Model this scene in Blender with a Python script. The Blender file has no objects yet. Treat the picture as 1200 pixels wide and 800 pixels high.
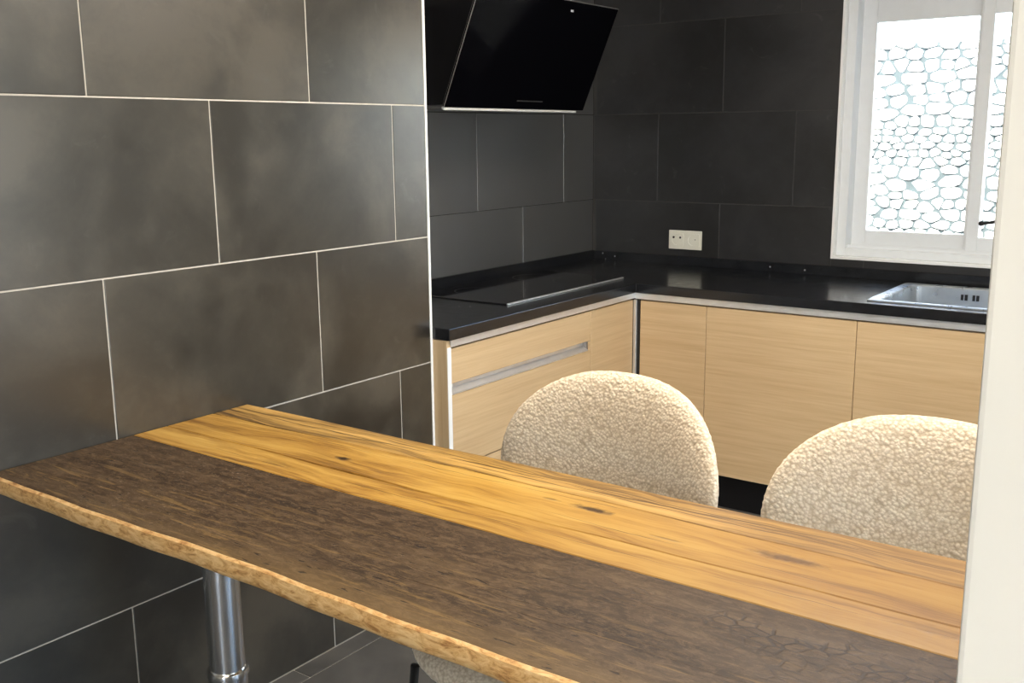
import bpy, bmesh, math, random
from mathutils import Vector, Matrix
random.seed(7)
sc = bpy.context.scene
COL = sc.collection

# ------------------------------------------------------------------ camera
cam_d = bpy.data.cameras.new('camera')
cam = bpy.data.objects.new('camera', cam_d); COL.objects.link(cam)
YAW, PITCH, ROLL, FOC = -0.6300, -0.1992, -0.00968, 1196.3
_f = Vector((math.sin(YAW)*math.cos(PITCH), math.cos(YAW)*math.cos(PITCH), math.sin(PITCH)))
_r = Vector((math.cos(YAW), -math.sin(YAW), 0)); _u = _r.cross(_f)
_c, _s = math.cos(ROLL), math.sin(ROLL)
_R, _U = _c*_r + _s*_u, -_s*_r + _c*_u
cam.matrix_world = Matrix(((_R.x, _U.x, -_f.x, 2.1), (_R.y, _U.y, -_f.y, 0.0), (_R.z, _U.z, -_f.z, 1.5), (0, 0, 0, 1)))
cam_d.sensor_width = 36; cam_d.lens = 36*FOC/1200; cam_d.clip_start = 0.02
sc.camera = cam

# ------------------------------------------------------------------ world, sun, daylight
wd = bpy.data.worlds.new('sky'); sc.world = wd; wd.use_nodes = True
wn = wd.node_tree; bg = wn.nodes['Background']
st = wn.nodes.new('ShaderNodeTexSky'); st.sky_type = 'NISHITA'
st.sun_disc = False; st.sun_elevation = math.radians(58); st.sun_rotation = math.radians(200)
st.air_density = 1.0; st.dust_density = 2.5; st.altitude = 50
wn.links.new(st.outputs[0], bg.inputs[0]); bg.inputs[1].default_value = 1.95

def light(name, kind, loc, energy, col, **k):
    l = bpy.data.lights.new(name, kind); l.energy = energy; l.color = col
    o = bpy.data.objects.new(name, l); COL.objects.link(o); o.location = loc
    if 'to' in k: o.rotation_euler = (Vector(k['to'])-Vector(loc)).to_track_quat('-Z', 'Y').to_euler()
    if 'size' in k: l.shape = 'RECTANGLE'; l.size, l.size_y = k['size']
    if 'angle' in k: l.angle = k['angle']
    if k.get('portal'): l.cycles.is_portal = True
    return o
light('sun', 'SUN', (0, 0, 8), 31.0, (1.0, 0.95, 0.86), to=(0.8, 2.6, -0.2-0.0), angle=0.01)
bpy.data.objects['sun'].rotation_euler = Vector((0.35, 0.62, -1.15)).to_track_quat('-Z', 'Y').to_euler()
light('window_portal', 'AREA', (1.29, 4.47, 1.57), 1, (1, 1, 1), to=(1.29, 3, 1.57), size=(1.2, 1.15), portal=True)
light('rear_portal', 'AREA', (2.6, -3.02, 1.05), 1, (1, 1, 1), to=(2.6, 0, 1.05), size=(0.8, 2.1), portal=True)
light('side_portal', 'AREA', (3.53, 1.6, 1.15), 1, (1, 1, 1), to=(0, 1.6, 1.15), size=(1.4, 1.9), portal=True)
# unseen warm fill light added under the camera room's ceiling
light('room_fill', 'AREA', (2.3, -0.9, 2.55), 27, (1.0, 0.94, 0.84), to=(2.3, -0.9, 0), size=(1.2, 1.2))
# unseen fill light added above the table to brighten the kitchen
light('kitchen_fill', 'AREA', (1.3, 2.2, 2.55), 46, (1.0, 0.90, 0.77), to=(1.3, 2.2, 0), size=(0.9, 0.9))

sc.view_settings.view_transform = 'Standard'; sc.view_settings.look = 'None'
sc.view_settings.exposure = 0.6; sc.view_settings.gamma = 1.0
sc.view_settings.use_curve_mapping = False

# ------------------------------------------------------------------ material helpers
class NT:
    def __init__(s, name):
        s.m = bpy.data.materials.new(name); s.m.use_nodes = True; s.t = s.m.node_tree
        s.p = s.t.nodes['Principled BSDF']; s.out = s.t.nodes['Material Output']
    def n(s, kind, **k):
        nd = s.t.nodes.new(kind)
        for a, v in k.items(): setattr(nd, a, v)
        return nd
    def set(s, sock, v):
        if isinstance(v, bpy.types.NodeSocket): s.t.links.new(v, sock)
        else: sock.default_value = v
    def math(s, op, a, b=0.0, clamp=False):
        nd = s.n('ShaderNodeMath', operation=op, use_clamp=clamp); s.set(nd.inputs[0], a); s.set(nd.inputs[1], b); return nd.outputs[0]
    def mix(s, f, a, b, blend='MIX'):
        nd = s.n('ShaderNodeMix', data_type='RGBA', blend_type=blend)
        s.set(nd.inputs[0], f); s.set(nd.inputs[6], a); s.set(nd.inputs[7], b); return nd.outputs[2]
    def coord(s, which='Object', scale=(1, 1, 1), loc=(0, 0, 0), rnd=0.0):
        c = s.n('ShaderNodeTexCoord').outputs[which]
        if rnd:
            oi = s.n('ShaderNodeObjectInfo').outputs['Random']
            v = s.n('ShaderNodeVectorMath', operation='ADD'); s.t.links.new(c, v.inputs[0])
            cb = s.n('ShaderNodeCombineXYZ')
            for i, q in enumerate((rnd, rnd*1.7, rnd*0.6)): s.set(cb.inputs[i], s.math('MULTIPLY', oi, q))
            s.t.links.new(cb.outputs[0], v.inputs[1]); c = v.outputs[0]
        mp = s.n('ShaderNodeMapping'); s.t.links.new(c, mp.inputs[0])
        mp.inputs['Scale'].default_value = scale; mp.inputs['Location'].default_value = loc
        return mp.outputs[0]
    def noise(s, vec, scale=5, detail=4, rough=0.5, dist=0.0):
        nd = s.n('ShaderNodeTexNoise'); s.set(nd.inputs['Vector'], vec); nd.inputs['Scale'].default_value = scale
        nd.inputs['Detail'].default_value = detail; nd.inputs['Roughness'].default_value = rough
        nd.inputs['Distortion'].default_value = dist; return nd.outputs[0]
    def ramp(s, f, stops):
        nd = s.n('ShaderNodeValToRGB'); s.set(nd.inputs[0], f); e = nd.color_ramp.elements
        while len(e) < len(stops): e.new(0.5)
        for el, (p, c) in zip(e, stops): el.position = p; el.color = tuple(c)+(1,) if len(c) == 3 else c
        return nd.outputs[0]
    def step(s, f, a, b, v0=0.0, v1=1.0):
        nd = s.n('ShaderNodeMapRange'); nd.clamp = True; s.set(nd.inputs[0], f)
        for i, v in enumerate((a, b, v0, v1)): nd.inputs[i+1].default_value = v
        return nd.outputs[0]
    def bump(s, h, strength=0.2, dist=0.01, prev=None):
        nd = s.n('ShaderNodeBump'); s.set(nd.inputs['Height'], h); nd.inputs['Strength'].default_value = strength
        nd.inputs['Distance'].default_value = dist
        if prev is not None: s.set(nd.inputs['Normal'], prev)
        return nd.outputs[0]
    def fin(s, col=None, rough=None, metal=None, normal=None, spec=None, coat=None):
        p = s.p.inputs
        if col is not None: s.set(p['Base Color'], tuple(col)+(1,) if isinstance(col, tuple) and len(col) == 3 else col)
        if rough is not None: s.set(p['Roughness'], rough)
        if metal is not None: s.set(p['Metallic'], metal)
        if normal is not None: s.set(p['Normal'], normal)
        if spec is not None: s.set(p['Specular IOR Level'], spec)
        if coat is not None: p['Coat Weight'].default_value = coat
        return s.m

def plain(name, col, rough=0.5, metal=0.0, spec=0.5, var=0.06, nscale=30):
    t = NT(name); c = t.coord()
    n = t.noise(c, nscale, 3)
    a = tuple(x*(1-var) for x in col); b = tuple(min(1, x*(1+var)) for x in col)
    return t.fin(t.ramp(n, [(0.3, a), (0.7, b)]), t.step(n, 0, 1, rough*0.9, rough*1.1), metal, spec=spec)

def tile_mat(name, a, b, c3, rough=(0.3, 0.45), spec=0.5, ior=1.5):
    t = NT(name); t.p.inputs['IOR'].default_value = ior
    v = t.coord('Object', rnd=13.0)
    big = t.noise(v, 2.6, 5, 0.6, 0.6); fine = t.noise(v, 16, 6, 0.7)
    f = t.math('ADD', t.math('MULTIPLY', big, 0.75), t.math('MULTIPLY', fine, 0.25))
    col = t.ramp(f, [(0.40, a), (0.5, b), (0.61, c3)])
    sc1 = t.noise(t.coord('Object', (2.5, 9, 3), rnd=5.0), 3.0, 5, 0.7, 1.5)
    col = t.mix(t.math('MULTIPLY', t.step(sc1, 0.62, 0.74), 0.18), col, (0.16, 0.155, 0.14, 1))
    g = t.noise(t.coord('Object'), 160, 3)
    return t.fin(col, t.step(f, 0.3, 0.7, *rough), normal=t.bump(g, 0.05, 0.001), spec=spec)

M = {}
M['tile'] = tile_mat('dark_stone_tile', (0.021, 0.0175, 0.0125), (0.038, 0.0335, 0.0255), (0.066, 0.058, 0.044), (0.29, 0.33), 0.5, 1.95)
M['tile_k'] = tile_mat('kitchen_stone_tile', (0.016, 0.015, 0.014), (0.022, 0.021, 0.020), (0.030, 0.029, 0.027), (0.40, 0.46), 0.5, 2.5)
for k_, v_ in (('Coat Weight', 1.0), ('Coat Roughness', 0.5), ('Coat IOR', 2.4)): M['tile_k'].node_tree.nodes['Principled BSDF'].inputs[k_].default_value = v_  # same tile, with a coat added to strengthen the window sheen here
M['tile_b'] = tile_mat('back_wall_stone_tile', (0.015, 0.015, 0.015), (0.020, 0.020, 0.021), (0.027, 0.027, 0.028), (0.36, 0.44), 0.5, 1.55)  # same tile, made darker and duller so the back wall looks shaded
M['floor_tile'] = tile_mat('floor_stone_tile', (0.060, 0.058, 0.053), (0.078, 0.075, 0.069), (0.10, 0.096, 0.088), (0.35, 0.5))
M['grout'] = plain('pale_grout', (0.62, 0.58, 0.51), 0.85, nscale=60)
M['grout_k'] = plain('dark_grout', (0.055, 0.053, 0.05), 0.85, nscale=60)
M['plaster'] = plain('white_plaster', (0.78, 0.77, 0.72), 0.7, var=0.015, nscale=8)
M['white_trim'] = plain('white_trim', (0.85, 0.86, 0.86), 0.25, var=0.01)
M['pvc'] = plain('white_window_pvc', (0.74, 0.77, 0.80), 0.3, var=0.015)
M['alu'] = plain('brushed_aluminium', (0.86, 0.87, 0.88), 0.42, 0.85, var=0.03)
M['alu_dark'] = plain('shaded_channel_metal', (0.30, 0.28, 0.27), 0.45, 0.8)
M['chrome'] = plain('chrome', (0.95, 0.93, 0.89), 0.18, 1.0, var=0.01)
M['steel'] = plain('sink_steel', (0.62, 0.66, 0.70), 0.28, 0.85, var=0.03)
M['black'] = plain('black_plastic', (0.012, 0.012, 0.013), 0.4)
M['black_metal'] = plain('black_powder_coated_metal', (0.012, 0.012, 0.012), 0.35)
M['hood_glass'] = plain('black_hood_glass', (0.002, 0.002, 0.003), 0.08, spec=0.08, var=0.01); M['hood_glass'].node_tree.nodes['Principled BSDF'].inputs['IOR'].default_value = 1.12
M['hood_body'] = plain('black_hood_body', (0.004, 0.004, 0.005), 0.35, spec=0.25)
M['hob_glass'] = plain('black_cooktop_glass', (0.004, 0.004, 0.006), 0.08, spec=0.5, var=0.01)
M['plinth'] = plain('black_plinth', (0.004, 0.004, 0.005), 0.5, spec=0.3)
M['ivory'] = plain('ivory_socket_plastic', (0.80, 0.79, 0.70), 0.35, var=0.01)
M['carcass'] = plain('white_carcass_board', (0.6, 0.58, 0.54), 0.6)
M['ground'] = plain('outdoor_gravel', (0.45, 0.42, 0.37), 0.9, var=0.3, nscale=40)
M['mortar'] = plain('pale_mortar', (0.036, 0.048, 0.051), 0.95, var=0.2, nscale=20)

def granite():
    t = NT('black_granite'); v = t.coord('Object')
    n = t.noise(v, 320, 2); n2 = t.noise(v, 30, 4)
    col = t.ramp(n2, [(0.3, (0.006, 0.0065, 0.008)), (0.7, (0.013, 0.014, 0.017))])
    col = t.mix(t.math('MULTIPLY', t.step(n, 0.66, 0.72), 0.5), col, (0.10, 0.11, 0.13, 1))
    # a few larger pale dots at fixed spots on the slab and upstand
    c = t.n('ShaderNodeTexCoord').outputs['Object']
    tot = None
    for x, y, z, r in PALE_DOTS:
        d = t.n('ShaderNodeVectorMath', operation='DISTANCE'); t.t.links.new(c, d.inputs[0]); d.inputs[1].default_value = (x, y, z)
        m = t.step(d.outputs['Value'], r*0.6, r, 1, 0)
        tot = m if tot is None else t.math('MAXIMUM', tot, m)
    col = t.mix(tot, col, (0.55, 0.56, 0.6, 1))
    return t.fin(col, t.step(n2, 0.3, 0.7, 0.17, 0.24), normal=t.bump(n, 0.03, 0.001), spec=0.55)
PALE_DOTS = [(-0.183, 2.811, .9, .004), (-0.149, 2.832, .9, .004), (0.388, 4.286, .922, .006), (0.545, 4.286, .918, .006),
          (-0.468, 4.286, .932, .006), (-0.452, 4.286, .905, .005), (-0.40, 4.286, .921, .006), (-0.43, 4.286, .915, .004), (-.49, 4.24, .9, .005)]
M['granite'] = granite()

def oak(name, axis):                       # grain runs along axis
    t = NT(name)
    s = [28, 28, 28]; s[axis] = 0.9
    v = t.coord('Object', tuple(s), rnd=3.0)
    n = t.noise(v, 2.2, 6, 0.65); n2 = t.noise(t.coord('Object', tuple(x*4 if i != axis else 3 for i, x in enumerate(s)), rnd=2.0), 2, 3)
    f = t.math('ADD', t.math('MULTIPLY', n, 0.7), t.math('MULTIPLY', n2, 0.3))
    col = t.ramp(f, [(0.30, (0.52, 0.355, 0.195)), (0.5, (0.60, 0.43, 0.245)), (0.70, (0.67, 0.50, 0.30))])
    return t.fin(col, t.step(f, 0.3, 0.7, 0.34, 0.46), normal=t.bump(f, 0.06, 0.001))
M['oak_y'] = oak('light_oak_veneer', 1); M['oak_x'] = oak('pale_oak_veneer', 0); M['oak_z'] = oak('upright_oak_veneer', 2)

# ------------------------------------------------------------------ mesh helpers
def new_obj(name, me, mat, parent=None):
    o = bpy.data.objects.new(name, me); COL.objects.link(o)
    if mat is not None and not me.materials: me.materials.append(M[mat] if isinstance(mat, str) else mat)
    if parent is not None: o.parent = parent
    return o
def bm_obj(name, bm, mat, parent=None, smooth=False):
    bmesh.ops.recalc_face_normals(bm, faces=bm.faces)
    me = bpy.data.meshes.new(name); bm.to_mesh(me); bm.free()
    if smooth:
        me.polygons.foreach_set('use_smooth', [True]*len(me.polygons))
    return new_obj(name, me, mat, parent)
def add_box(bm, lo, hi, bev=0.0, seg=1):
    b = bmesh.new(); bmesh.ops.create_cube(b, size=1)
    for v in b.verts:
        v.co = Vector([lo[i] + (v.co[i]+0.5)*(hi[i]-lo[i]) for i in range(3)])
    if bev: bmesh.ops.bevel(b, geom=b.edges[:], offset=bev, segments=seg, affect='EDGES', profile=0.5)
    me = bpy.data.meshes.new('tmp'); b.to_mesh(me); b.free(); bm.from_mesh(me); bpy.data.meshes.remove(me)
def box(name, lo, hi, mat, parent=None, bev=0.0, seg=1):
    bm = bmesh.new(); add_box(bm, lo, hi, bev, seg); return bm_obj(name, bm, mat, parent)
def add_lathe(bm, prof, c=(0, 0, 0), n=48):
    rings = []
    for r, z in prof:
        rings.append([bm.verts.new((c[0]+r*math.cos(2*math.pi*i/n), c[1]+r*math.sin(2*math.pi*i/n), c[2]+z)) for i in range(n)])
    for a, b in zip(rings, rings[1:]):
        for i in range(n): bm.faces.new((a[i], a[(i+1) % n], b[(i+1) % n], b[i]))
    bm.faces.new(rings[0]); bm.faces.new(rings[-1])
def add_tube(bm, pts, r, n=12):
    pts = [Vector(p) for p in pts]; rings = []
    for i, p in enumerate(pts):
        d = (pts[min(i+1, len(pts)-1)]-pts[max(i-1, 0)]).normalized()
        a = d.cross(Vector((0, 0, 1)) if abs(d.z) < 0.95 else Vector((1, 0, 0))).normalized(); b = d.cross(a)
        rr = r[i] if isinstance(r, (list, tuple)) else r
        rings.append([bm.verts.new(p + a*rr*math.cos(2*math.pi*k/n) + b*rr*math.sin(2*math.pi*k/n)) for k in range(n)])
    for a, b in zip(rings, rings[1:]):
        for i in range(n): bm.faces.new((a[i], a[(i+1) % n], b[(i+1) % n], b[i]))
    bm.faces.new(rings[0]); bm.faces.new(rings[-1])
def tube(name, pts, r, mat, parent=None, n=12):
    bm = bmesh.new(); add_tube(bm, pts, r, n); return bm_obj(name, bm, mat, parent, True)
def thing(name, label, cat, loc=(0, 0, 0), rz=0.0, group=None):
    o = bpy.data.objects.new(name, None); COL.objects.link(o); o.location = loc; o.rotation_euler = (0, 0, rz)
    o.empty_display_size = 0.1; tag(o, label, cat, group); return o
def tag(o, label, cat, group=None):
    o['label'] = label; o['category'] = cat
    if group: o['group'] = group
    return o
def struct(o, label=None):
    o['kind'] = 'structure'
    if label: o['label'] = label
    return o

# ------------------------------------------------------------------ room shell
WALL_END, XK, YB = 2.442, -0.5355, 4.30
T = 0.008                                   # tile thickness
bm = bmesh.new()
add_box(bm, (XK-0.2, -3.2, 0), (-0.0025, WALL_END-0.001, 2.6))
wall_left = struct(bm_obj('wall_left', bm, 'grout'), 'wall of large dark grey-brown stone tiles with pale joints beside the wooden table')
wall_rec = struct(box('wall_recess', (XK-0.2, WALL_END-0.001, 0), (XK-0.0015, YB+0.25, 2.6), 'grout_k'), 'dark tiled kitchen wall behind the extractor hood')
# back wall with the window opening
WX0, WX1, WZ0, WZ1 = 0.66, 1.92, 0.985, 2.16
bm = bmesh.new()
for lo, hi in (((XK-0.0015, 0), (WX0, 2.6)), ((WX1, 0), (3.6, 2.6)), ((WX0, 0), (WX1, WZ0)), ((WX0, WZ1), (WX1, 2.6))):
    add_box(bm, (lo[0], YB+0.0015, lo[1]), (hi[0], YB+0.25, hi[1]))
wall_back = struct(bm_obj('wall_back', bm, 'grout_k'), 'near-black tiled kitchen wall with the window')

tile_cache = {}
def tile_box(w, h, bev=0.001):             # a tile lying in local XZ, thickness on -Y side, origin at its centre
    k = (round(w, 3), round(h, 3))
    if k not in tile_cache:
        b = bmesh.new(); add_box(b, (-w/2, -T, -h/2), (w/2, 0, h/2), bev)
        bmesh.ops.recalc_face_normals(b, faces=b.faces)
        me = bpy.data.meshes.new('tile'); b.to_mesh(me); b.free(); tile_cache[k] = me
    return tile_cache[k]
cache_by_mat = {}
def lay(rect, place, mat, parent, g):
    a0, b0, a1, b1 = rect
    w, h = a1-a0-g, b1-b0-g
    if w < 0.012 or h < 0.012: return
    me = tile_box(w, h); key = (me.name, mat)
    if key not in cache_by_mat:
        m2 = me.copy(); m2.name = 'tile'; m2.materials.append(M[mat]); cache_by_mat[key] = m2
    o = bpy.data.objects.new('tile', cache_by_mat[key]); COL.objects.link(o); o.parent = parent
    place(o, (a0+a1)/2, (b0+b1)/2)
ROWS = [0.0, 0.389, 0.788, 1.190, 1.592, 1.992, 2.392, 2.6]
TW = 0.655
def rows(lo, hi, off_a, off_b, place, mat, parent, g, z0=0.0, hole=None):
    for r in range(7):
        za, zb = max(ROWS[r], z0), ROWS[r+1]
        if zb-za < 0.01: continue
        off = off_a if r % 2 == 0 else off_b
        k = math.floor((lo-off)/TW); x = off+k*TW
        while x < hi-1e-4:
            a, b = max(x, lo), min(x+TW, hi)
            if hole and a < hole[1] and b > hole[0] and za < hole[3] and zb > hole[2]:
                if a < hole[0]: lay((a, za, hole[0]+g/2, zb), place, mat, parent, g)
                if b > hole[1]: lay((hole[1]-g/2, za, b, zb), place, mat, parent, g)
                c, d = max(a, hole[0]), min(b, hole[1])
                if za < hole[2]: lay((c, za, d, hole[2]), place, mat, parent, g)
                if zb > hole[3]: lay((c, hole[3], d, zb), place, mat, parent, g)
            else: lay((a, za, b, zb), place, mat, parent, g)
            x += TW
def pl_left(o, a, b): o.location = (-T+0.0, a, b); o.rotation_euler = (0, 0, math.pi/2)
def pl_rec(o, a, b): o.location = (XK-T+0.0, a, b); o.rotation_euler = (0, 0, math.pi/2)
def pl_back(o, a, b): o.location = (a, YB+T, b)
rows(-3.0, WALL_END-0.004, 1.311, 1.636, pl_left, 'tile', wall_left, 0.0042)
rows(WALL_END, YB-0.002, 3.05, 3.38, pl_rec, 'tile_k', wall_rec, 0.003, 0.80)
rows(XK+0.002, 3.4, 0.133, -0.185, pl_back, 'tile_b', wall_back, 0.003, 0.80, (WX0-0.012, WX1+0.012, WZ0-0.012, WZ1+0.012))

# floor
floor = struct(box('floor', (XK, -3.2, -0.12), (6.2, YB, -0.0025), 'grout'), 'grey stone tile floor')
def pl_floor(o, a, b): o.location = (a, b, 0); o.rotation_euler = (math.pi/2, 0, 0)
FX = [XK, 0.069-0.6, 0.069]+[0.069+0.6*i for i in range(1, 7)]
for i, xa in enumerate([0.0, 0.069, 0.669, 1.269, 1.869, 2.469, 3.069]):
    xb = [0.069, 0.669, 1.269, 1.869, 2.469, 3.069, 3.6][i]
    ya = -3.0 + (0.35 if i % 2 else 0.0)
    ys = [-3.0] + [ya+1.2*k for k in range(0 if ya > -3 else 1, 8) if ya+1.2*k < YB-0.5] + [YB-0.005]
    for p, q in zip(ys, ys[1:]): lay((xa, p, xb, q), pl_floor, 'floor_tile', floor, 0.003)
for p, q in ((WALL_END+0.0, 3.2), (3.2, YB-0.005)): lay((XK+0.01, p, 0.0, q), pl_floor, 'floor_tile', floor, 0.003)
lay((3.6, -3.0, 6.15, 0.58), pl_floor, 'floor_tile', floor, 0.003)
# ceiling
struct(box('ceiling', (XK-0.2, -3.2, 2.6), (6.2, YB+0.25, 2.8), 'plaster'), 'white ceiling')
# white partition by the camera, with the free end that hides the table's right end
bm = bmesh.new(); add_box(bm, (1.981, 0.62, 0), (6.2, 0.74, 2.6), 0.004, 2)
struct(bm_obj('wall_right', bm, 'plaster'), 'blank off-white partition at the right edge of the view')
bm = bmesh.new()                            # the kitchen's right wall with a second window opening, out of view
add_box(bm, (3.4, 0.74, 0), (3.55, 0.9, 2.6)); add_box(bm, (3.4, 2.3, 0), (3.55, YB, 2.6)); add_box(bm, (3.4, 0.9, 2.1), (3.55, 2.3, 2.6)); add_box(bm, (3.4, 0.9, 0), (3.55, 2.3, 0.2))
struct(bm_obj('wall_far_right', bm, 'plaster'))
struct(box('wall_side', (6.0, -3.2, 0), (6.2, 0.62, 2.6), 'plaster'))
bm = bmesh.new()
add_box(bm, (-0.002, -3.2, 0), (2.2, -3.0, 2.6)); add_box(bm, (3.0, -3.2, 0), (6.0, -3.0, 2.6)); add_box(bm, (2.2, -3.2, 2.1), (3.0, -3.0, 2.6))
struct(bm_obj('wall_rear', bm, 'plaster'), 'white wall behind the camera with a wide opening')
# corner profile on the end of the tiled wall
bm = bmesh.new(); add_box(bm, (-0.010, WALL_END-0.006, 0), (0.0025, WALL_END+0.004, 2.6), 0.001)
add_box(bm, (-0.5, WALL_END, 0), (-0.008, WALL_END+0.004, 2.6))
struct(bm_obj('trim_1', bm, 'white_trim'), 'bright metal edge profile on the corner of the tiled wall')

# ------------------------------------------------------------------ window
bm = bmesh.new()                             # tile edge profile + reveal
y0 = YB-0.004
for lo, hi in (((WX0-0.012, WZ0-0.012), (WX0, WZ1+0.012)), ((WX1, WZ0-0.012), (WX1+0.012, WZ1+0.012)), ((WX0, WZ0-0.012), (WX1, WZ0)), ((WX0, WZ1), (WX1, WZ1+0.012))):
    add_box(bm, (lo[0], y0, lo[1]), (hi[0], YB+0.01, hi[1]), 0.0008)
for lo, hi in (((WX0-0.004, WZ0-0.004), (WX0+0.001, WZ1)), ((WX1-0.001, WZ0-0.004), (WX1+0.004, WZ1)), ((WX0, WZ0-0.004), (WX1, WZ0+0.001)), ((WX0, WZ1-0.001), (WX1, WZ1+0.004))):
    add_box(bm, (lo[0], YB+0.002, lo[1]), (hi[0], YB+0.25, hi[1]))
struct(bm_obj('trim_2', bm, 'white_trim'), 'white profile framing the window opening')
win = struct(thing('window_1', 'white sliding window with two panes above the sink, stone wall outside', 'window'))
del win['category']
def frame(name, x0, x1, z0, z1, ya, yb, w, parent, wt=None, wb=None):
    wt = wt or w; wb = wb or w; bm = bmesh.new()
    add_box(bm, (x0, ya, z0), (x0+w, yb, z1), 0.002); add_box(bm, (x1-w, ya, z0), (x1, yb, z1), 0.002)
    add_box(bm, (x0+w-0.0015, ya+0.001, z0), (x1-w+0.0015, yb-0.001, z0+wb), 0.002); add_box(bm, (x0+w-0.0015, ya+0.001, z1-wt), (x1-w+0.0015, yb-0.001, z1), 0.002)
    return bm_obj(name, bm, 'pvc', parent)
fo = frame('window_frame', WX0+0.001, WX1-0.001, WZ0+0.001, WZ1-0.001, YB+0.030, YB+0.15, 0.038, win, 0.05, 0.032)
bm = bmesh.new()
for yy in (YB+0.058, YB+0.101): add_box(bm, (WX0+0.039, yy-0.003, WZ0+0.033), (WX1-0.039, yy+0.003, WZ0+0.045))
bm_obj('track', bm, 'pvc', win)
XM = 1.212
s1 = frame('sash', WX0+0.036, XM-0.004, WZ0+0.036, WZ1-0.052, YB+0.104, YB+0.134, 0.060, win, 0.17, 0.068)
s2 = frame('sash', XM-0.046, WX1-0.036, WZ0+0.036, WZ1-0.052, YB+0.061, YB+0.098, 0.045, win, 0.17, 0.062)
tg = NT('window_glass')
gl = tg.n('ShaderNodeBsdfGlossy'); gl.inputs['Roughness'].default_value = 0.02
tr = tg.n('ShaderNodeBsdfTransparent'); tr.inputs[0].default_value = (0.96, 0.985, 0.98, 1)
fr = tg.n('ShaderNodeFresnel'); fr.inputs[0].default_value = 1.45
mx = tg.n('ShaderNodeMixShader'); tg.t.links.new(fr.outputs[0], mx.inputs[0]); tg.t.links.new(tr.outputs[0], mx.inputs[1]); tg.t.links.new(gl.outputs[0], mx.inputs[2])
tg.t.links.new(mx.outputs[0], tg.out.inputs[0]); M['glass'] = tg.m
box('pane', (WX0+0.09, YB+0.117, WZ0+0.098), (XM-0.058, YB+0.121, WZ1-0.215), 'glass', s1)
box('pane', (XM-0.006, YB+0.078, WZ0+0.094), (WX1-0.076, YB+0.082, WZ1-0.215), 'glass', s2)
# black latch lever and the two dark seal blocks
bm = bmesh.new(); add_tube(bm, [(XM+0.012, YB+0.062, 1.142), (XM+0.012, YB+0.040, 1.142)], 0.010, 16)
add_tube(bm, [(XM+0.012, YB+0.042, 1.142), (XM+0.045, YB+0.038, 1.147), (XM+0.085, YB+0.036, 1.158), (XM+0.10, YB+0.036, 1.160)], [0.0055, 0.0065, 0.007, 0.004], 10)
bm_obj('latch_handle', bm, 'black', win, True)
for z in (1.062, 1.945):
    box('seal_block', (XM-0.051, YB+0.092, z-0.014), (XM-0.0455, YB+0.103, z+(0.016 if z < 1.5 else 0.05)), 'black', win)

# ------------------------------------------------------------------ outside
struct(box('ground', (-8, -12, -0.3), (12, 14, -0.121), 'ground'))
t = NT('pale_fieldstone'); v = t.coord('Object', rnd=9.0)
n = t.noise(v, 9, 5, 0.65); rn = t.n('ShaderNodeObjectInfo').outputs['Random']
c0 = t.ramp(n, [(0.3, (0.50, 0.49, 0.465)), (0.7, (0.68, 0.67, 0.64))])
c0 = t.mix(t.step(rn, 0.82, 1.0, 0, 0.4), c0, (0.42, 0.54, 0.60, 1))
M['stone'] = t.fin(c0, 0.85, normal=t.bump(n, 0.5, 0.02))
YS = 6.0
SX0, SX1, SZ0, SZ1 = -2.5, 4.5, 0.0, 1.985
gw = tag(thing('garden_wall', '', 'wall', (0, 0, 0)), 'sunlit pale dry stone garden wall outside the kitchen window', 'stone wall')
box('mortar_core', (SX0, YS+0.011, 0), (SX1, YS+0.35, SZ1-0.012), 'mortar', gw)
def clip(poly, px, pz, nx, nz):
    out = []
    for i in range(len(poly)):
        a, b = poly[i], poly[(i+1) % len(poly)]
        da = (a[0]-px)*nx+(a[1]-pz)*nz; db = (b[0]-px)*nx+(b[1]-pz)*nz
        if da <= 0: out.append(a)
        if da*db < 0:
            s = da/(da-db); out.append((a[0]+(b[0]-a[0])*s, a[1]+(b[1]-a[1])*s))
    return out
def cells(x0, x1, z0, z1, sx, sz, seed, jit=0.43):
    rg = random.Random(seed); pts = []; nr = max(1, round((z1-z0)/sz))
    r = 0; z = z0
    while z < z1-sz*0.4:
        big = rg.choice([0.65, 0.8, 1.0, 1.0, 1.3, 1.5]); h = sz*big; x = x0 + rg.random()*sx*0.4
        while x < x1-sx*0.2:
            w = sx*big*rg.uniform(0.7, 1.4)
            pts.append((x+w/2, min(z+h/2+rg.uniform(-jit, jit)*h*0.8, z1-0.01))); x += w
        z += h
    res = []
    for i, (px, pz) in enumerate(pts):
        poly = [(x0, z0), (x1, z0), (x1, z1), (x0, z1)]
        for j, (qx, qz) in enumerate(pts):
            if i == j or abs(qx-px) > sx*4 or abs(qz-pz) > sz*5: continue
            # anisotropic metric: squash x so that stones come out wider than tall
            ax = sz/sx; dx, dz = (qx-px)*ax*ax, qz-pz
            mx_, mz_ = (px+qx)/2, (pz+qz)/2
            poly = clip(poly, mx_, mz_, dx, dz)
            if len(poly) < 3: break
        if len(poly) >= 3: res.append(((px, pz), poly))
    return res
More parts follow.
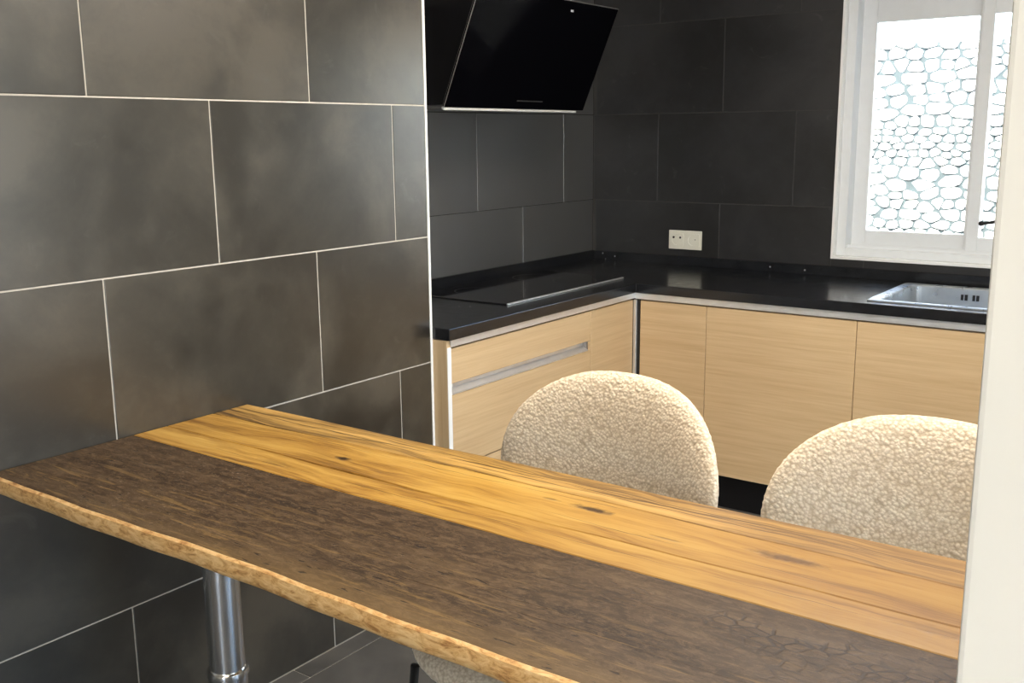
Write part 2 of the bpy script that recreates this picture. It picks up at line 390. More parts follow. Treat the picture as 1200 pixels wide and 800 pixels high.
def stone_geo(bm, poly, g, dep, rg, o=(0, 0, 0)):
    cx = sum(p[0] for p in poly)/len(poly); cz = sum(p[1] for p in poly)/len(poly)
    # drop tiny edges, cut corners for a rounded outline
    q = [p for i, p in enumerate(poly) if math.hypot(p[0]-poly[i-1][0], p[1]-poly[i-1][1]) > 0.006]
    if len(q) < 3: return False
    r = []
    for i in range(len(q)):
        a, b, c = q[i-1], q[i], q[(i+1) % len(q)]
        for e in (a, c):
            s = 0.22; r.append((b[0]+(e[0]-b[0])*s, b[1]+(e[1]-b[1])*s))
    R = sum(math.hypot(p[0]-cx, p[1]-cz) for p in r)/len(r)
    k = max(0.3, 1-g/R); tilt = (rg.uniform(-.07, .07), rg.uniform(-.07, .07))
    def ring(s, y): return [bm.verts.new(((cx+(p[0]-cx)*s)-o[0], y+tilt[0]*(p[0]-cx)+tilt[1]*(p[1]-cz)-o[1], (cz+(p[1]-cz)*s)-o[2])) for p in r]
    A, B, Cc = ring(k, YS+0.05), ring(k, YS+0.012), ring(k*0.80, YS+0.012-dep)
    for U, V in ((A, B), (B, Cc)):
        for i in range(len(U)): bm.faces.new((U[i], U[(i+1) % len(U)], V[(i+1) % len(U)], V[i]))
    bm.faces.new(Cc)
    return True
rg = random.Random(3); cnt = 0
for (px, pz), poly in cells(0.22, 1.32, 0.86, SZ1, 0.090, 0.055, 11):
    bm = bmesh.new()
    if not stone_geo(bm, poly, 0.0044, rg.uniform(0.004, 0.010), rg, (px, YS, pz)): bm.free(); continue
    o = bm_obj('stone', bm, 'stone', gw); o.location = (px, YS, pz); cnt += 1
    if cnt >= 298: break
bm = bmesh.new()
for reg in ((SX0, 0.22, 0, SZ1), (1.32, SX1, 0, SZ1), (0.22, 1.32, 0, 0.86)):
    for c_, poly in cells(*reg, 0.19, 0.11, 5): stone_geo(bm, poly, 0.006, rg.uniform(0.012, 0.03), rg)
o = bm_obj('stonework', bm, 'stone', gw); o['kind'] = 'stuff'

# ------------------------------------------------------------------ kitchen units
HZ = 0.862                                   # underside of the worktop
XF, YF = 0.055, 3.665                        # door faces of the left and the back run
# left run: drawer unit
u = thing('drawer_cabinet', 'pale oak drawer unit with a long recessed aluminium grip on the left run', 'cabinet', (0, 0, 0))
box('cabinet_body', (XK+0.012, 2.466, 0.145), (XF-0.026, 3.322, 0.830), 'carcass', u)
box('end_panel', (XK+0.012, 2.447, 0.0), (XF+0.004, 2.464, HZ-0.002), 'oak_z', u, 0.0008)
d1 = box('drawer_front', (XF-0.019, 2.468, 0.716), (XF, 3.322, 0.832), 'oak_y', u, 0.001)
d2 = box('drawer_front', (XF-0.019, 2.468, 0.430), (XF, 3.322, 0.678), 'oak_y', u, 0.001)
d3 = box('drawer_front', (XF-0.019, 2.468, 0.150), (XF, 3.322, 0.426), 'oak_y', u, 0.001)
bm = bmesh.new()                              # recessed grip channel: back, sloping lip, ends
add_box(bm, (XF-0.026, 2.468, 0.678), (XF-0.021, 3.300, 0.720))
b = bm.verts
def prism(bm, prof, y0, y1):
    A = [bm.verts.new((x, y0, z)) for x, z in prof]; B = [bm.verts.new((x, y1, z)) for x, z in prof]
    bm.faces.new(A); bm.faces.new(B)
    for i in range(len(A)): bm.faces.new((A[i], A[(i+1) % len(A)], B[(i+1) % len(A)], B[i]))
prism(bm, [(XF+0.002, 0.679), (XF+0.002, 0.684), (XF-0.021, 0.697), (XF-0.021, 0.679)], 2.468, 3.300)
bm_obj('grip_channel', bm, 'alu', u)
box('channel_end', (XF-0.021, 3.297, 0.679), (XF-0.001, 3.322, 0.718), 'alu_dark', u)
box('filler_strip', (XF-0.019, 3.306, 0.680), (XF, 3.322, 0.714), 'oak_y', u)
box('edge_strip', (XF-0.004, 2.4475, 0.0), (XF+0.006, 2.4655, 0.838), 'white_trim', u)
# corner unit of the left run
u = thing('corner_cabinet', 'narrow pale oak door unit in the inner corner beside the drawer unit', 'cabinet')
box('cabinet_body', (XK+0.012, 3.326, 0.145), (XF-0.022, YF-0.006, HZ-0.004), 'carcass', u)
box('door', (XF-0.019, 3.326, 0.150), (XF, YF-0.010, 0.832), 'oak_y', u, 0.001)
# aluminium profiles
p = thing('finger_rail', 'aluminium rail under the front edge of the left worktop', 'rail', group=None)
box('rail_face', (XF-0.020, 2.466, 0.838), (XF+0.007, YF+0.004, 0.8615), 'alu', p, 0.001)
box('rail_channel', (XF-0.0205, 2.470, 0.834), (XF-0.0200, YF-0.004, 0.8615), 'alu_dark', p)
p = thing('finger_rail', 'aluminium rail under the front edge of the worktop below the window', 'rail', group=None)
box('rail_face', (XF+0.0075, YF-0.007, 0.836), (3.0, YF+0.020, 0.8615), 'alu', p, 0.001)
box('rail_channel', (XF+0.02, YF+0.020, 0.824), (3.0, YF+0.028, 0.8615), 'alu_dark', p)
p = thing('corner_post', 'upright aluminium corner strip where the two runs of cabinets meet', 'profile')
box('strip', (XF+0.001, YF-0.008, 0.145), (XF+0.014, YF+0.004, 0.832), 'alu', p, 0.001)
box('shadow_gap', (XF+0.014, YF+0.002, 0.145), (XF+0.026, YF+0.010, 0.832), 'black', p)
# back run
units = [(0.083, 0.380, 'narrow pale oak door cabinet next to the inner corner strip'),
         (0.380, 0.972, 'wide pale oak door cabinet behind the gap between the two chairs'),
         (0.972, 1.620, 'pale oak door cabinet under the sink, partly hidden by the right chair'),
         (1.622, 2.172, 'pale oak cabinet right of the sink cabinet behind the partition')]
proto = None
for x0, x1, lab in units:
    u = thing('base_cabinet', lab, 'cabinet', (x0, YF, 0))
    w = x1-x0
    bz = HZ-0.004 if x0 < 0.9 or x0 > 1.6 else 0.69
    box('cabinet_body', (0.002, 0.030, 0.145), (w-0.002, 0.60, bz), 'carcass', u)
    box('door', (0.0012, 0.0, 0.147), (w-0.0012, 0.019, 0.830), 'oak_x', u, 0.001)
pk = tag(box('plinth', (XF-0.04, YF+0.045, 0.0), (2.172, YF+0.060, 0.144), 'plinth'), 'black plinth under the back run of cabinets', 'plinth')
pk = tag(box('plinth', (XF-0.065, 2.466, 0.0), (XF-0.048, YF+0.04, 0.144), 'plinth'), 'black plinth under the left run of drawers', 'plinth')

# worktop with the sink cut-out
SKX0, SKX1, SKY0, SKY1 = 0.985, 1.62, 3.705, 4.225
wt = thing('worktop', 'L-shaped polished black granite worktop with low upstand', 'worktop')
bm = bmesh.new()
def grid_slab(bm, xs, ys, inside, z0, z1):
    V = {}
    def vv(i, j, z):
        k = (i, j, z)
        if k not in V: V[k] = bm.verts.new((xs[i], ys[j], z))
        return V[k]
    ok = lambda i, j: 0 <= i < len(xs)-1 and 0 <= j < len(ys)-1 and inside((xs[i]+xs[i+1])/2, (ys[j]+ys[j+1])/2)
    for i in range(len(xs)-1):
        for j in range(len(ys)-1):
            if not ok(i, j): continue
            bm.faces.new((vv(i, j, z1), vv(i+1, j, z1), vv(i+1, j+1, z1), vv(i, j+1, z1)))
            bm.faces.new((vv(i, j, z0), vv(i, j+1, z0), vv(i+1, j+1, z0), vv(i+1, j, z0)))
            for di, dj, a, b in ((-1, 0, (i, j), (i, j+1)), (1, 0, (i+1, j), (i+1, j+1)), (0, -1, (i, j), (i+1, j)), (0, 1, (i, j+1), (i+1, j+1))):
                if not ok(i+di, j+dj): bm.faces.new((vv(*a, z0), vv(*b, z0), vv(*b, z1), vv(*a, z1)))
xs = [XK+0.003, 0.070, SKX0+0.012, SKX1-0.012, 3.0]; ys = [2.4475, 3.65, SKY0+0.012, SKY1-0.012, YB-0.001]
def inside(x, y):
    if SKX0+0.012 < x < SKX1-0.012 and SKY0+0.012 < y < SKY1-0.012: return False
    return x < 0.070 or y > 3.65
grid_slab(bm, xs, ys, inside, HZ, 0.900)
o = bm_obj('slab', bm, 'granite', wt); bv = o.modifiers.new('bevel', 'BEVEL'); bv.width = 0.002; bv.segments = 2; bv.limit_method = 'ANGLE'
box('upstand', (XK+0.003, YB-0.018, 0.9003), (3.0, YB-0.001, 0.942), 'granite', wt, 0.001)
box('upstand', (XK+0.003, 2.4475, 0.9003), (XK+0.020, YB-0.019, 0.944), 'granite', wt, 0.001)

# cooktop
ck = thing('cooktop', 'flat black glass cooktop let into the left worktop below the hood', 'cooktop')
box('glass_plate', (-0.470, 2.925, 0.9004), (-0.056, 3.755, 0.9050), 'hob_glass', ck, 0.0015)
box('front_strip', (-0.055, 2.925, 0.9004), (-0.047, 3.755, 0.9062), 'alu', ck, 0.001)
zp = plain('dim_zone_print', (0.03, 0.03, 0.035), 0.4)
for (ax, ay, r) in ((-0.34, 3.12, .09), (-0.36, 3.56, .105), (-0.17, 3.12, .07), (-0.17, 3.56, .09)):
    bm = bmesh.new(); n = 48; a = [bm.verts.new((ax+r*math.cos(2*math.pi*i/n), ay+r*math.sin(2*math.pi*i/n), 0.9052)) for i in range(n)]
    b_ = [bm.verts.new((ax+(r-.0012)*math.cos(2*math.pi*i/n), ay+(r-.0012)*math.sin(2*math.pi*i/n), 0.9052)) for i in range(n)]
    for i in range(n): bm.faces.new((a[i], a[(i+1) % n], b_[(i+1) % n], b_[i]))
    bm_obj('zone_marking', bm, zp, ck)

# sink
sk = thing('sink', 'grey-blue inset sink with a wide rim and slotted overflow in the worktop below the window', 'sink')
def rrect(x0, y0, x1, y1, r, n=5):
    P = []
    for cx, cy, a0 in ((x1-r, y1-r, 0), (x0+r, y1-r, 90), (x0+r, y0+r, 180), (x1-r, y0+r, 270)):
        for i in range(n+1):
            a = math.radians(a0+90*i/n); P.append((cx+r*math.cos(a), cy+r*math.sin(a)))
    return P
bm = bmesh.new()
loops = [(rrect(SKX0, SKY0, SKX1, SKY1, .02), .9004), (rrect(SKX0, SKY0, SKX1, SKY1, .02), .9045),
         (rrect(SKX0+.004, SKY0+.004, SKX1-.004, SKY1-.004, .02), .906),
         (rrect(SKX0+.036, SKY0+.034, SKX1-.036, SKY1-.034, .03), .905), (rrect(SKX0+.040, SKY0+.038, SKX1-.040, SKY1-.038, .03), .900),
         (rrect(SKX0+.046, SKY0+.044, SKX1-.046, SKY1-.044, .035), .740), (rrect(SKX0+.07, SKY0+.068, SKX1-.07, SKY1-.068, .03), .724)]
L = [[bm.verts.new((x, y, z)) for x, y in P] for P, z in loops]
for A, B in zip(L, L[1:]):
    for i in range(len(A)): bm.faces.new((A[i], A[(i+1) % len(A)], B[(i+1) % len(A)], B[i]))
bm.faces.new(L[-1])
o = bm_obj('basin', bm, 'steel', sk, False)
for k in range(2):
    ov = box('overflow_slot', (1.205+k*.042, SKY1-.0465, .858), (1.229+k*.042, SKY1-.0425, .880), 'black', sk)
box('slot_bar', (1.2155, SKY1-.0475, .858), (1.2185, SKY1-.0463, .880), 'steel', sk); box('slot_bar', (1.2575, SKY1-.0475, .858), (1.2605, SKY1-.0463, .880), 'steel', sk)
bm = bmesh.new(); add_lathe(bm, [(0.045, 0.0), (0.045, 0.003), (0.035, 0.004), (0.02, 0.001)], (1.30, 3.96, .7242), 32); bm_obj('drain', bm, 'chrome', sk, True)

# socket
so = thing('wall_socket', 'ivory double wall socket above the black worktop', 'socket', (-0.033, YB, 1.017))
box('cover_plate', (-.083, -.008, -.0435), (.083, 0.0, .0435), 'ivory', so, .002, 2)
for k in (-1, 1):
    bm = bmesh.new()
    P = rrect(k*.0405-.033, -.030, k*.0405+.033, .030, .006)
    A = [bm.verts.new((x, -.0082, z)) for x, z in P]; B = [bm.verts.new((x, -.0100, z)) for x, z in P]
    Q = [(k*.0405+(.024)*math.cos(2*math.pi*i/24-math.pi/4*0), .024*math.sin(2*math.pi*i/24)) for i in range(24)]
    Cc = [bm.verts.new((x, -.0100, z)) for x, z in Q]; D = [bm.verts.new((x, -.0083, z)) for x, z in Q]
    for U, V in ((A, B), (Cc, D)):
        for i in range(24): bm.faces.new((U[i], U[(i+1) % 24], V[(i+1) % 24], V[i]))
    bm.faces.new(D)
    # front annulus: nearest matching of the two 24-point loops (both start at +x going counter-clockwise)
    for i in range(24): bm.faces.new((B[i], B[(i+1) % 24], Cc[(i+4) % 24 if False else (i+1) % 24], Cc[i]))
    f = bm_obj('outlet', bm, 'ivory', so)
    if k < 0:
        for s in (-1, 1):
            bm = bmesh.new(); add_tube(bm, [(k*.0405+s*.017-.0, -.0105, .011), (k*.0405+s*.017, -.0080, .011)], .0052, 10); bm_obj('socket_hole', bm, 'black', f)
    else:
        bm = bmesh.new(); add_tube(bm, [(k*.0405+.012, -.0105, .004), (k*.0405+.012, -.0080, .004)], .0028, 10); bm_obj('socket_hole', bm, 'alu_dark', f)

# ------------------------------------------------------------------ extractor hood
hd = thing('extractor_hood', 'slanted black glass extractor hood on the dark tiled wall above the cooktop', 'hood')
HY0, HY1 = 2.775, 3.675
xb, zb, xt, zt = -0.205, 1.597, -0.040, 1.985
d = Vector((xt-xb, 0, zt-zb)).normalized(); nrm = Vector((d.z, 0, -d.x))   # outward, slightly down
def slab_bm(y0, y1, s0, s1, t0, t1, bev=0.002):
    bm = bmesh.new(); add_box(bm, (0, 0, 0), (1, 1, 1))
    for v in bm.verts:
        s = s0+(s1-s0)*v.co.z; tt = t0+(t1-t0)*v.co.x; y = y0+(y1-y0)*v.co.y
        q = Vector((xb, 0, zb)) + d*s + nrm*tt; v.co = Vector((q.x, y, q.z))
    if bev: bmesh.ops.bevel(bm, geom=bm.edges[:], offset=bev, segments=2, affect='EDGES')
    return bm
Lh = math.hypot(xt-xb, zt-zb)
bm_obj('glass_panel', slab_bm(HY0, HY1, 0, Lh, -0.008, 0), 'hood_glass', hd)
bm_obj('panel_edge', slab_bm(HY0+.0005, HY0+.003, 0.001, Lh, -0.0075, 0.0008, 0), 'alu_dark', hd)
bm_obj('panel_edge', slab_bm(HY0, HY1, Lh-.001, Lh+.0018, -0.0075, 0.0008, 0), 'alu_dark', hd)
bm_obj('lower_strip', slab_bm(HY0+.004, HY1-.05, -.010, -.002, -0.012, 0.001, 0.001), plain('light_satin_strip', (0.92, 0.92, 0.9), 0.25, 0.2), hd)
bm = bmesh.new()                              # body: wedge behind the glass
q = Vector((xb, 0, zb)) - nrm*0.009; q2 = Vector((xb, 0, zb)) + d*(Lh*.86) - nrm*0.009
prism(bm, [(XK+0.001, 1.606), (q.x, 1.606), (q2.x, q2.z), (XK+0.001, q2.z)], HY0+0.02, HY1-0.02)
bm_obj('hood_body', bm, 'hood_body', hd)
bm = bmesh.new(); add_box(bm, (XK+0.02, HY0+0.06, 1.601), (q.x-0.02, HY1-0.06, 1.6065)); bm_obj('filter_grille', bm, 'alu_dark', hd)
box('chimney', (XK+0.001, 3.02, q2.z), (-0.24, 3.42, 2.6), 'hood_body', hd, 0.001)
bm = bmesh.new(); c_ = Vector((xb, 0, zb)) + d*(Lh-.035) + nrm*.001
add_box(bm, (c_.x-.0005, 3.345, c_.z-.004), (c_.x+.002, 3.362, c_.z+.004), .0005); bm_obj('badge', bm, 'alu', hd)
bm_obj('control_print', slab_bm(3.19, 3.36, .030, .034, 0.0, 0.0006, 0), plain('dim_print', (0.05, 0.05, 0.05), 0.5), hd)

# ------------------------------------------------------------------ bar table
def wood(name, ramp, cracks, knots, grain=9.0, rough=(0.32, 0.5), extra=None, seed=0.0, gs=0.55):
    t = NT(name)
    c = t.n('ShaderNodeTexCoord').outputs['Object']; sx = t.n('ShaderNodeSeparateXYZ'); t.t.links.new(c, sx.inputs[0])
    X, Y = sx.outputs[0], sx.outputs[1]
    # push the grain around the knots
    Yw = t.math('ADD', Y, t.math('MULTIPLY', t.math('SUBTRACT', t.noise(t.coord('Object', (1.1, 1.6, 1), (seed, 0, 0)), 2.2, 3), 0.5), 0.10))
    kd = None; kn = None
    for kx, ky, rx, ry, dark in knots:
        a = t.math('DIVIDE', t.math('SUBTRACT', X, kx), rx); b = t.math('DIVIDE', t.math('SUBTRACT', Y, ky), ry)
        dd = t.math('SQRT', t.math('ADD', t.math('MULTIPLY', a, a), t.math('MULTIPLY', b, b)))
        g = t.step(dd, 0.4, 3.2, 1, 0)
        Yw = t.math('ADD', Yw, t.math('MULTIPLY', t.math('MULTIPLY', g, b), ry*0.35))
        m = t.math('MULTIPLY', t.step(t.math('ADD', dd, t.math('MULTIPLY', t.noise(t.coord('Object'), 60, 2), 1.2)), 1.1, 1.9, 1, 0), dark)
        kn = m if kn is None else t.math('MAXIMUM', kn, m)
    cb = t.n('ShaderNodeCombineXYZ'); t.set(cb.inputs[0], t.math('ADD', t.math('MULTIPLY', X, gs), seed)); t.set(cb.inputs[1], t.math('MULTIPLY', Yw, grain)); t.set(cb.inputs[2], t.math('MULTIPLY', sx.outputs[2], grain))
    n1 = t.noise(cb.outputs[0], 2.6, 7, 0.62, 0.6)
    cb2 = t.n('ShaderNodeCombineXYZ'); t.set(cb2.inputs[0], t.math('MULTIPLY', X, 5.0)); t.set(cb2.inputs[1], t.math('MULTIPLY', Yw, 90)); t.set(cb2.inputs[2], seed)
    n2 = t.noise(cb2.outputs[0], 1.6, 5, 0.7)
    f = t.math('ADD', t.math('MULTIPLY', n1, 0.72), t.math('MULTIPLY', n2, 0.28))
    col = t.ramp(f, ramp)
    blot = t.noise(t.coord('Object', (2.2, 5, 1), (seed*2, 0, 0)), 2.0, 4, 0.6)
    col = t.mix(t.step(blot, 0.55, 0.75, 0, 0.4), col, tuple(x*0.55 for x in ramp[1][1])+(1,))
    # open cracks along the grain
    ck_ = None
    for y0, slope, amp, w, xa, xb_ in cracks:
        wob = t.noise(t.coord('Object', (1, 0.0, 0.0), (y0*37, 0, 0)), 3.0, 4, 0.6)
        yy = t.math('SUBTRACT', t.math('SUBTRACT', Y, y0), t.math('MULTIPLY', X, slope))
        yy = t.math('ABSOLUTE', t.math('SUBTRACT', yy, t.math('MULTIPLY', t.math('SUBTRACT', wob, 0.5), amp)))
        wid = t.math('MULTIPLY', w, t.step(t.noise(t.coord('Object', (1, 0, 0), (y0*91, 0, 0)), 6.0, 3), 0.38, 0.62, 0.15, 1.2))
        m = t.step(t.math('DIVIDE', yy, wid), 0.5, 1.0, 1, 0)
        m = t.math('MULTIPLY', m, t.math('MULTIPLY', t.step(X, xa, xa+0.12), t.step(X, xb_, xb_+0.12, 1, 0)))
        ck_ = m if ck_ is None else t.math('MAXIMUM', ck_, m)
    h = t.math('MULTIPLY', f, 0.5)
    if kn is not None:
        col = t.mix(kn, col, (0.035, 0.018, 0.008, 1)); h = t.math('SUBTRACT', h, t.math('MULTIPLY', kn, 1.5))
    if ck_ is not None:
        col = t.mix(t.math('MULTIPLY', ck_, 0.85), col, (0.05, 0.025, 0.008, 1)); h = t.math('SUBTRACT', h, t.math('MULTIPLY', ck_, 1.5))
    if extra: col, h = extra(t, col, h, X, Y)
    return t.fin(col, t.step(f, 0.3, 0.7, rough[1], rough[0]), normal=t.bump(h, 0.35, 0.003), spec=0.28)
yel = [(0.36, (0.1674, 0.0753, 0.0151)), (0.43, (0.3515, 0.1800, 0.0335)), (0.51, (0.4771, 0.2678, 0.0552)), (0.64, (0.5775, 0.3599, 0.0921))]
olive = [(0.38, (0.0782, 0.0414, 0.0147)), (0.46, (0.2392, 0.1334, 0.0368)), (0.52, (0.4048, 0.2346, 0.0598)), (0.62, (0.5704, 0.3404, 0.1012))]
brown = [(0.34, (0.0234, 0.0124, 0.0052)), (0.45, (0.0482, 0.0268, 0.0117)), (0.54, (0.0688, 0.0399, 0.0182)), (0.68, (0.1101, 0.0686, 0.0328))]
def greyer(t, col, h, X, Y):                 # this board weathers to a pinkish grey towards its right end
    return t.mix(t.step(X, 0.9, 1.75, 0, 0.62), col, (0.24, 0.145, 0.085, 1)), h
def dark_extra(t, col, h, X, Y):
    # pale scuffs, ochre wear along the live edge, black worm tracks at the right end
    s = t.noise(t.coord('Object', (34, 60, 1)), 2.6, 5, 0.75)
    zone = t.math('MAXIMUM', t.math('MULTIPLY', t.step(X, 0.15, 0.35), t.step(X, 0.45, 0.7, 1, 0)), 0.25)
    col = t.mix(t.math('MULTIPLY', t.math('MULTIPLY', t.step(s, 0.60, 0.68), zone), 0.6), col, (0.42, 0.33, 0.25, 1))
    q = t.noise(t.coord('Object', (11, 26, 1)), 2.6, 8, 0.85, 0.8)
    col = t.mix(t.step(q, 0.48, 0.60, 0, 0.55), col, (0.165, 0.105, 0.056, 1))
    col = t.mix(t.step(q, 0.48, 0.37, 0, 0.45), col, (0.022, 0.012, 0.007, 1))
    vn = t.noise(t.coord('Object', (2.2, 26, 1)), 2.4, 6, 0.7, 0.8)
    vz = t.math('MULTIPLY', t.step(vn, 0.54, 0.62), t.step(Y, 1.30, 1.10))
    col = t.mix(t.math('MULTIPLY', vz, 0.6), col, (0.24, 0.145, 0.05, 1))
    e = t.noise(t.coord('Object', (3, 9, 1)), 2.0, 4)
    ed = t.math('MULTIPLY', t.step(t.math('ADD', Y, t.math('MULTIPLY', e, 0.09)), 1.045, 1.14, 1, 0), t.step(X, 0.3, 0.9))
    col = t.mix(t.math('MULTIPLY', ed, 0.6), col, (0.22, 0.135, 0.052, 1))
    w = t.n('ShaderNodeTexVoronoi', feature='DISTANCE_TO_EDGE'); t.set(w.inputs['Vector'], t.coord('Object', (1, 1.7, 1))); w.inputs['Scale'].default_value = 34
    nn = t.noise(t.coord('Object'), 10, 3)
    zz = t.math('MULTIPLY', t.math('MULTIPLY', t.step(X, 1.15, 1.65), t.step(Y, 1.12, 1.26)), t.step(nn, 0.48, 0.58))
    tr_ = t.math('MULTIPLY', t.step(w.outputs['Distance'], 0.04, 0.11, 1, 0), zz)
    p_ = t.noise(t.coord('Object', (16, 60, 1)), 2.0, 3)
    tr_ = t.math('MAXIMUM', tr_, t.math('MULTIPLY', t.step(p_, 0.66, 0.71), 0.85))
    col = t.mix(tr_, col, (0.022, 0.014, 0.010, 1))
    col = t.mix(t.step(X, 1.2, 1.9, 0, 0.45), col, (0.085, 0.064, 0.052, 1))
    return col, t.math('SUBTRACT', h, tr_)
M['plank_dark'] = wood('dark_weathered_plank', brown, [(1.10, 0.02, .05, .0022, .9, 1.6), (1.17, -0.01, .06, .002, .95, 1.5), (1.24, 0.01, .05, .0018, 1.2, 1.9)], [], 7, (0.5, 0.66), dark_extra, 2.3, 1.2)
M['plank_a'] = wood('golden_plank_narrow', yel, [(1.39, 0.01, .03, .001, .2, 1.8)], [(0.446, 1.40, .05, .012, .25), (1.802, 1.416, .06, .012, .4)], 8, (0.34, 0.5), greyer, 5.1, 0.7)
M['plank_b'] = wood('golden_plank_wide', yel, [(1.50, -0.01, .03, .0012, .9, 1.9), (1.56, 0.015, .04, .0012, .1, 1.2)],
                    [(0.544, 1.504, .019, .0095, 1.0), (1.155, 1.548, .040, .011, 1.0), (1.539, 1.537, .060, .013, .9), (1.06, 1.55, .02, .005, .5), (1.33, 1.50, .03, .004, .5)], 7, (0.34, 0.5), greyer, 8.7, 0.6)
M['plank_c'] = wood('streaked_back_plank', olive, [(1.640, 0.0, .05, .0035, .1, 1.9), (1.662, -0.01, .04, .002, .5, 1.9), (1.615, 0.01, .03, .0025, .7, 1.6)], [], 16, (0.4, 0.6), greyer, 12.4, 0.5)
t = NT('live_edge_wood'); v = t.coord('Object', (14, 26, 40)); n = t.noise(v, 2.4, 6, 0.7, 0.8)
M['bark_edge'] = t.fin(t.ramp(n, [(0.34, (0.36, 0.16, 0.045)), (0.45, (0.64, 0.36, 0.13)), (0.60, (0.80, 0.54, 0.25))]), 0.45, normal=t.bump(n, 0.4, 0.004))

tb = thing('bar_table', 'long bar table of dark and golden weathered planks on a chrome leg', 'table')
TX0, TX1, ZT, TH = 0.004, 2.06, 0.8133, 0.038
rg = random.Random(21)
def plank(name, ya, yb_, mat, round_edge=None):
    # cross-section swept along X; ya / yb_ are functions of x
    N = 60; bm = bmesh.new(); secs = []
    for i in range(N+1):
        x = TX0+(TX1-TX0)*i/N; a, b = ya(x), yb_(x); r = 0.0022
        pr = [(a, ZT-TH), (a, ZT-r), (a+r, ZT), (b-r, ZT), (b, ZT-r), (b, ZT-TH)]
        if round_edge == 'front': pr = [(a+.009, ZT-TH), (a+.003, ZT-TH+.004), (a, ZT-TH+.013), (a, ZT-.012), (a+.003, ZT-.004), (a+.010, ZT-.0008), (a+.020, ZT), (b-r, ZT), (b, ZT-r), (b, ZT-TH)]
        if round_edge == 'back': pr = [(a, ZT-TH), (a, ZT-r), (a+r, ZT), (b-.008, ZT), (b-.002, ZT-.002), (b, ZT-.008), (b-.001, ZT-TH+.004), (b-.006, ZT-TH)]
        secs.append([bm.verts.new((x, y, z)) for y, z in pr])
    for A, B in zip(secs, secs[1:]):
        for k in range(len(A)): bm.faces.new((A[k], A[(k+1) % len(A)], B[(k+1) % len(A)], B[k]))
    bm.faces.new(secs[0]); bm.faces.new(secs[-1])
    o = bm_obj('plank', bm, mat, tb)
    if round_edge == 'front':
        o.data.materials.append(M['bark_edge'])
        for f in o.data.polygons:
            cz = f.center.z; 
            if f.center.y < ya(f.center.x)+.007 and abs(f.normal.x) < .6: f.material_index = 1
    for f in o.data.polygons: f.use_smooth = abs(f.normal.x) < 0.9
    es = o.modifiers.new('split', 'EDGE_SPLIT'); es.split_angle = math.radians(38)
    return o
edge = lambda x: 1.001 + .005*math.sin(x*3.0-1.1) + .0025*math.sin(x*9+1) + .0012*math.sin(x*31) 
j1 = lambda x: 1.351 + .0008*math.sin(x*9); j2 = lambda x: 1.444 + .0025*math.sin(x*5.0)+.0012*math.sin(x*21); j3 = lambda x: 1.586 + .010*math.sin(x*2.2-.5)+.0015*math.sin(x*17)
g2 = lambda x: .0007+.0022*math.exp(-((x-.62)/.28)**2)*(.6+.4*math.sin(x*23))
back = lambda x: 1.697 + .0015*math.sin(x*8)
pd = plank('plank', edge, j1, 'plank_dark', 'front'); pd['label'] = 'wide dark brown weathered board'
pa = plank('plank', lambda x: j1(x)+.0006, lambda x: j2(x)-g2(x), 'plank_a'); pa['label'] = 'narrow golden board'
pb = plank('plank', lambda x: j2(x)+g2(x), lambda x: j3(x)-.0006, 'plank_b'); pb['label'] = 'golden board with knots'
pc = plank('plank', lambda x: j3(x)+.0006, back, 'plank_c', 'back'); pc['label'] = 'streaked golden back board'
for lx in (0.312, 1.975):
    ly = 1.34; bm = bmesh.new()
    add_lathe(bm, [(.040, .28), (.040, ZT-TH-.008)], (lx, ly, 0)); lg = bm_obj('leg', bm, 'chrome', tb, True)
    bm = bmesh.new(); add_lathe(bm, [(.0435, .06), (.0435, .302), (.047, .304), (.0475, .312), (.046, .318), (.041, .319)], (lx, ly, 0)); bm_obj('leg_sleeve', bm, 'chrome', lg, True)
    bm = bmesh.new(); add_lathe(bm, [(.052, 0.001), (.052, .055), (.048, .062), (.043, .063)], (lx, ly, 0)); bm_obj('foot', bm, 'chrome', lg, True)
    bm = bmesh.new(); add_lathe(bm, [(.075, ZT-TH-.009), (.075, ZT-TH-.0005)], (lx, ly, 0), 32); bm_obj('mounting_plate', bm, 'black_metal', lg, True)
    for o in [lg]+list(lg.children):
        es = o.modifiers.new('split', 'EDGE_SPLIT'); es.split_angle = math.radians(35)

# ------------------------------------------------------------------ boucle chairs
t = NT('cream_boucle'); v = t.coord('Object')
vo = t.n('ShaderNodeTexVoronoi', feature='SMOOTH_F1'); t.set(vo.inputs['Vector'], v); vo.inputs['Scale'].default_value = 150; vo.inputs['Smoothness'].default_value = 0.4
wv = t.noise(v, 120, 4, 0.6, 1.5)
h = t.math('ADD', t.step(vo.outputs['Distance'], 0, 0.8, 1, 0), t.math('MULTIPLY', wv, 0.9))
col = t.ramp(h, [(0.45, (0.57, 0.455, 0.32)), (0.9, (0.73, 0.61, 0.455)), (1.0, (0.79, 0.68, 0.53))])
M['boucle'] = t.fin(col, 0.95, normal=t.bump(h, 0.55, 0.004), spec=0.15)
t.p.inputs['Sheen Weight'].default_value = 0.35; t.p.inputs['Sheen Roughness'].default_value = 0.5; t.p.inputs['Sheen Tint'].default_value = (1, .93, .8, 1)

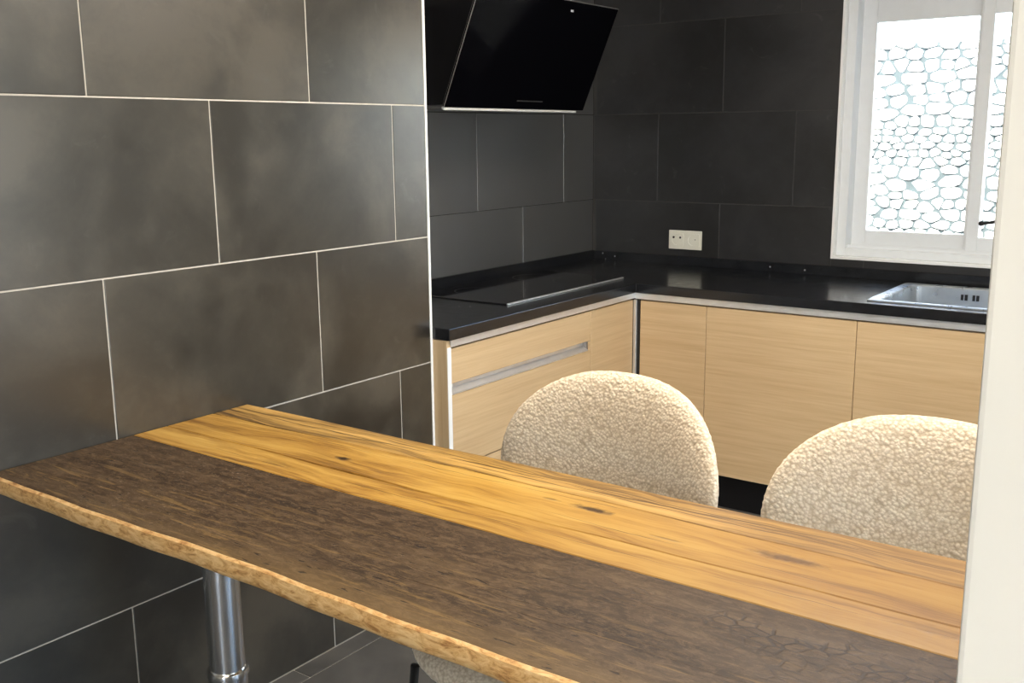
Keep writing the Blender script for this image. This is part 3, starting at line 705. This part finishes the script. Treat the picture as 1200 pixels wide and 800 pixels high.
dtex = bpy.data.textures.new('curl', 'CLOUDS'); dtex.noise_scale = 0.007; dtex.noise_depth = 1
def pad(name, fn, nu, nv, parent, mat):       # fn(u, v) closed around u, poles at v = 0 and 1
    bm = bmesh.new(); rings = []
    for j in range(1, nv):
        rings.append([bm.verts.new(fn(i/nu, j/nv)) for i in range(nu)])
    p0, p1 = bm.verts.new(fn(0, 0)), bm.verts.new(fn(0, 1))
    for A, B in zip(rings, rings[1:]):
        for i in range(nu): bm.faces.new((A[i], A[(i+1) % nu], B[(i+1) % nu], B[i]))
    for i in range(nu): bm.faces.new((p0, rings[0][(i+1) % nu], rings[0][i])); bm.faces.new((p1, rings[-1][i], rings[-1][(i+1) % nu]))
    o = bm_obj(name, bm, mat, parent, True)
    dm = o.modifiers.new('curl', 'DISPLACE'); dm.texture = dtex; dm.strength = 0.0035; dm.mid_level = 0.5
    return o
def spow(x, p): return math.copysign(abs(x)**p, x)
def make_chair():
    c = thing('boucle_chair', '', 'chair')
    # backrest: thick shell, half-oval top, wraps forward at the sides
    def back_fn(u, v):
        # superellipsoid disc: the outline angle u, v across from the front face (0) to the rear face (1)
        a = 2*math.pi*u; s = math.sin(math.pi*v); y = -math.cos(math.pi*v)
        s = s**0.42
        ca, sa = math.cos(a), math.sin(a)
        top = sa > 0
        x = 0.298*spow(ca, 0.82 if top else 0.75)*s
        z = (0.215 if top else 0.27)*spow(sa, 0.92 if top else 0.75)*s
        if not top: x *= 1-0.22*(abs(z)/0.27)**1.6
        Y = y*0.036
        yb_ = 0.225 - 0.95*x*x + 0.16*(z+0.27)     # curved round the sitter, leaning back
        return (x, yb_+Y-0.04, 0.768+z)
    pad('backrest', back_fn, 220, 90, c, 'boucle')
    def seat_fn(u, v):
        a = 2*math.pi*u; s = math.sin(math.pi*v)**0.35; z = -math.cos(math.pi*v)
        x = 0.240*spow(math.cos(a), 0.88)*s; y = 0.250*spow(math.sin(a), 0.88)*s - 0.055
        return (x, y, 0.476+z*0.045+0.012*(s < 1)*0)
    pad('seat', seat_fn, 160, 60, c, 'boucle')
    # back support bracket and under frame
    bm = bmesh.new(); add_box(bm, (-.15, -.225, .424), (.15, .115, .435), .003); bm_obj('under_frame', bm, 'black_metal', c)
    for s in (-1, 1):
        bm = bmesh.new(); add_tube(bm, [(s*.10, .10, .430), (s*.10, .215, .434), (s*.10, .245, .46), (s*.10, .26, .60)], .009, 10)
        bm_obj('back_bracket', bm, 'black_metal', c, True)
    for sx_ in (-1, 1):
        for sy_ in (-1, 1):
            lg = tube('leg', [(sx_*.130, sy_*.150-.055, .430), (sx_*.165, sy_*.190-.055, .424), (sx_*.200, sy_*.215-.055, .012)], [.009, .0095, .0075], 'black_metal', c, 14)
            bm = bmesh.new(); add_lathe(bm, [(.010, .0005), (.010, .013), (.008, .014)], (sx_*.2005, sy_*.2155-.055, 0), 14); bm_obj('foot_cap', bm, 'black', lg)
    return c
def copy_tree(o, parent=None):
    n_ = o.copy(); COL.objects.link(n_); n_.parent = parent
    for ch in list(o.children): copy_tree(ch, n_)
    return n_
ch1 = make_chair(); ch2 = copy_tree(ch1)
ch1.location = (0.988, 1.665, 0); ch1.rotation_euler.z = math.radians(-9); ch1['label'] = 'rounded cream boucle chair at the bar table, the left one of the two'; ch1['group'] = 'boucle chairs at the bar table'
ch2.location = (1.668, 1.665, 0); ch2.rotation_euler.z = math.radians(-2); ch2['label'] = 'cream boucle chair cut off by the white partition on the right'; ch2['group'] = 'boucle chairs at the bar table'
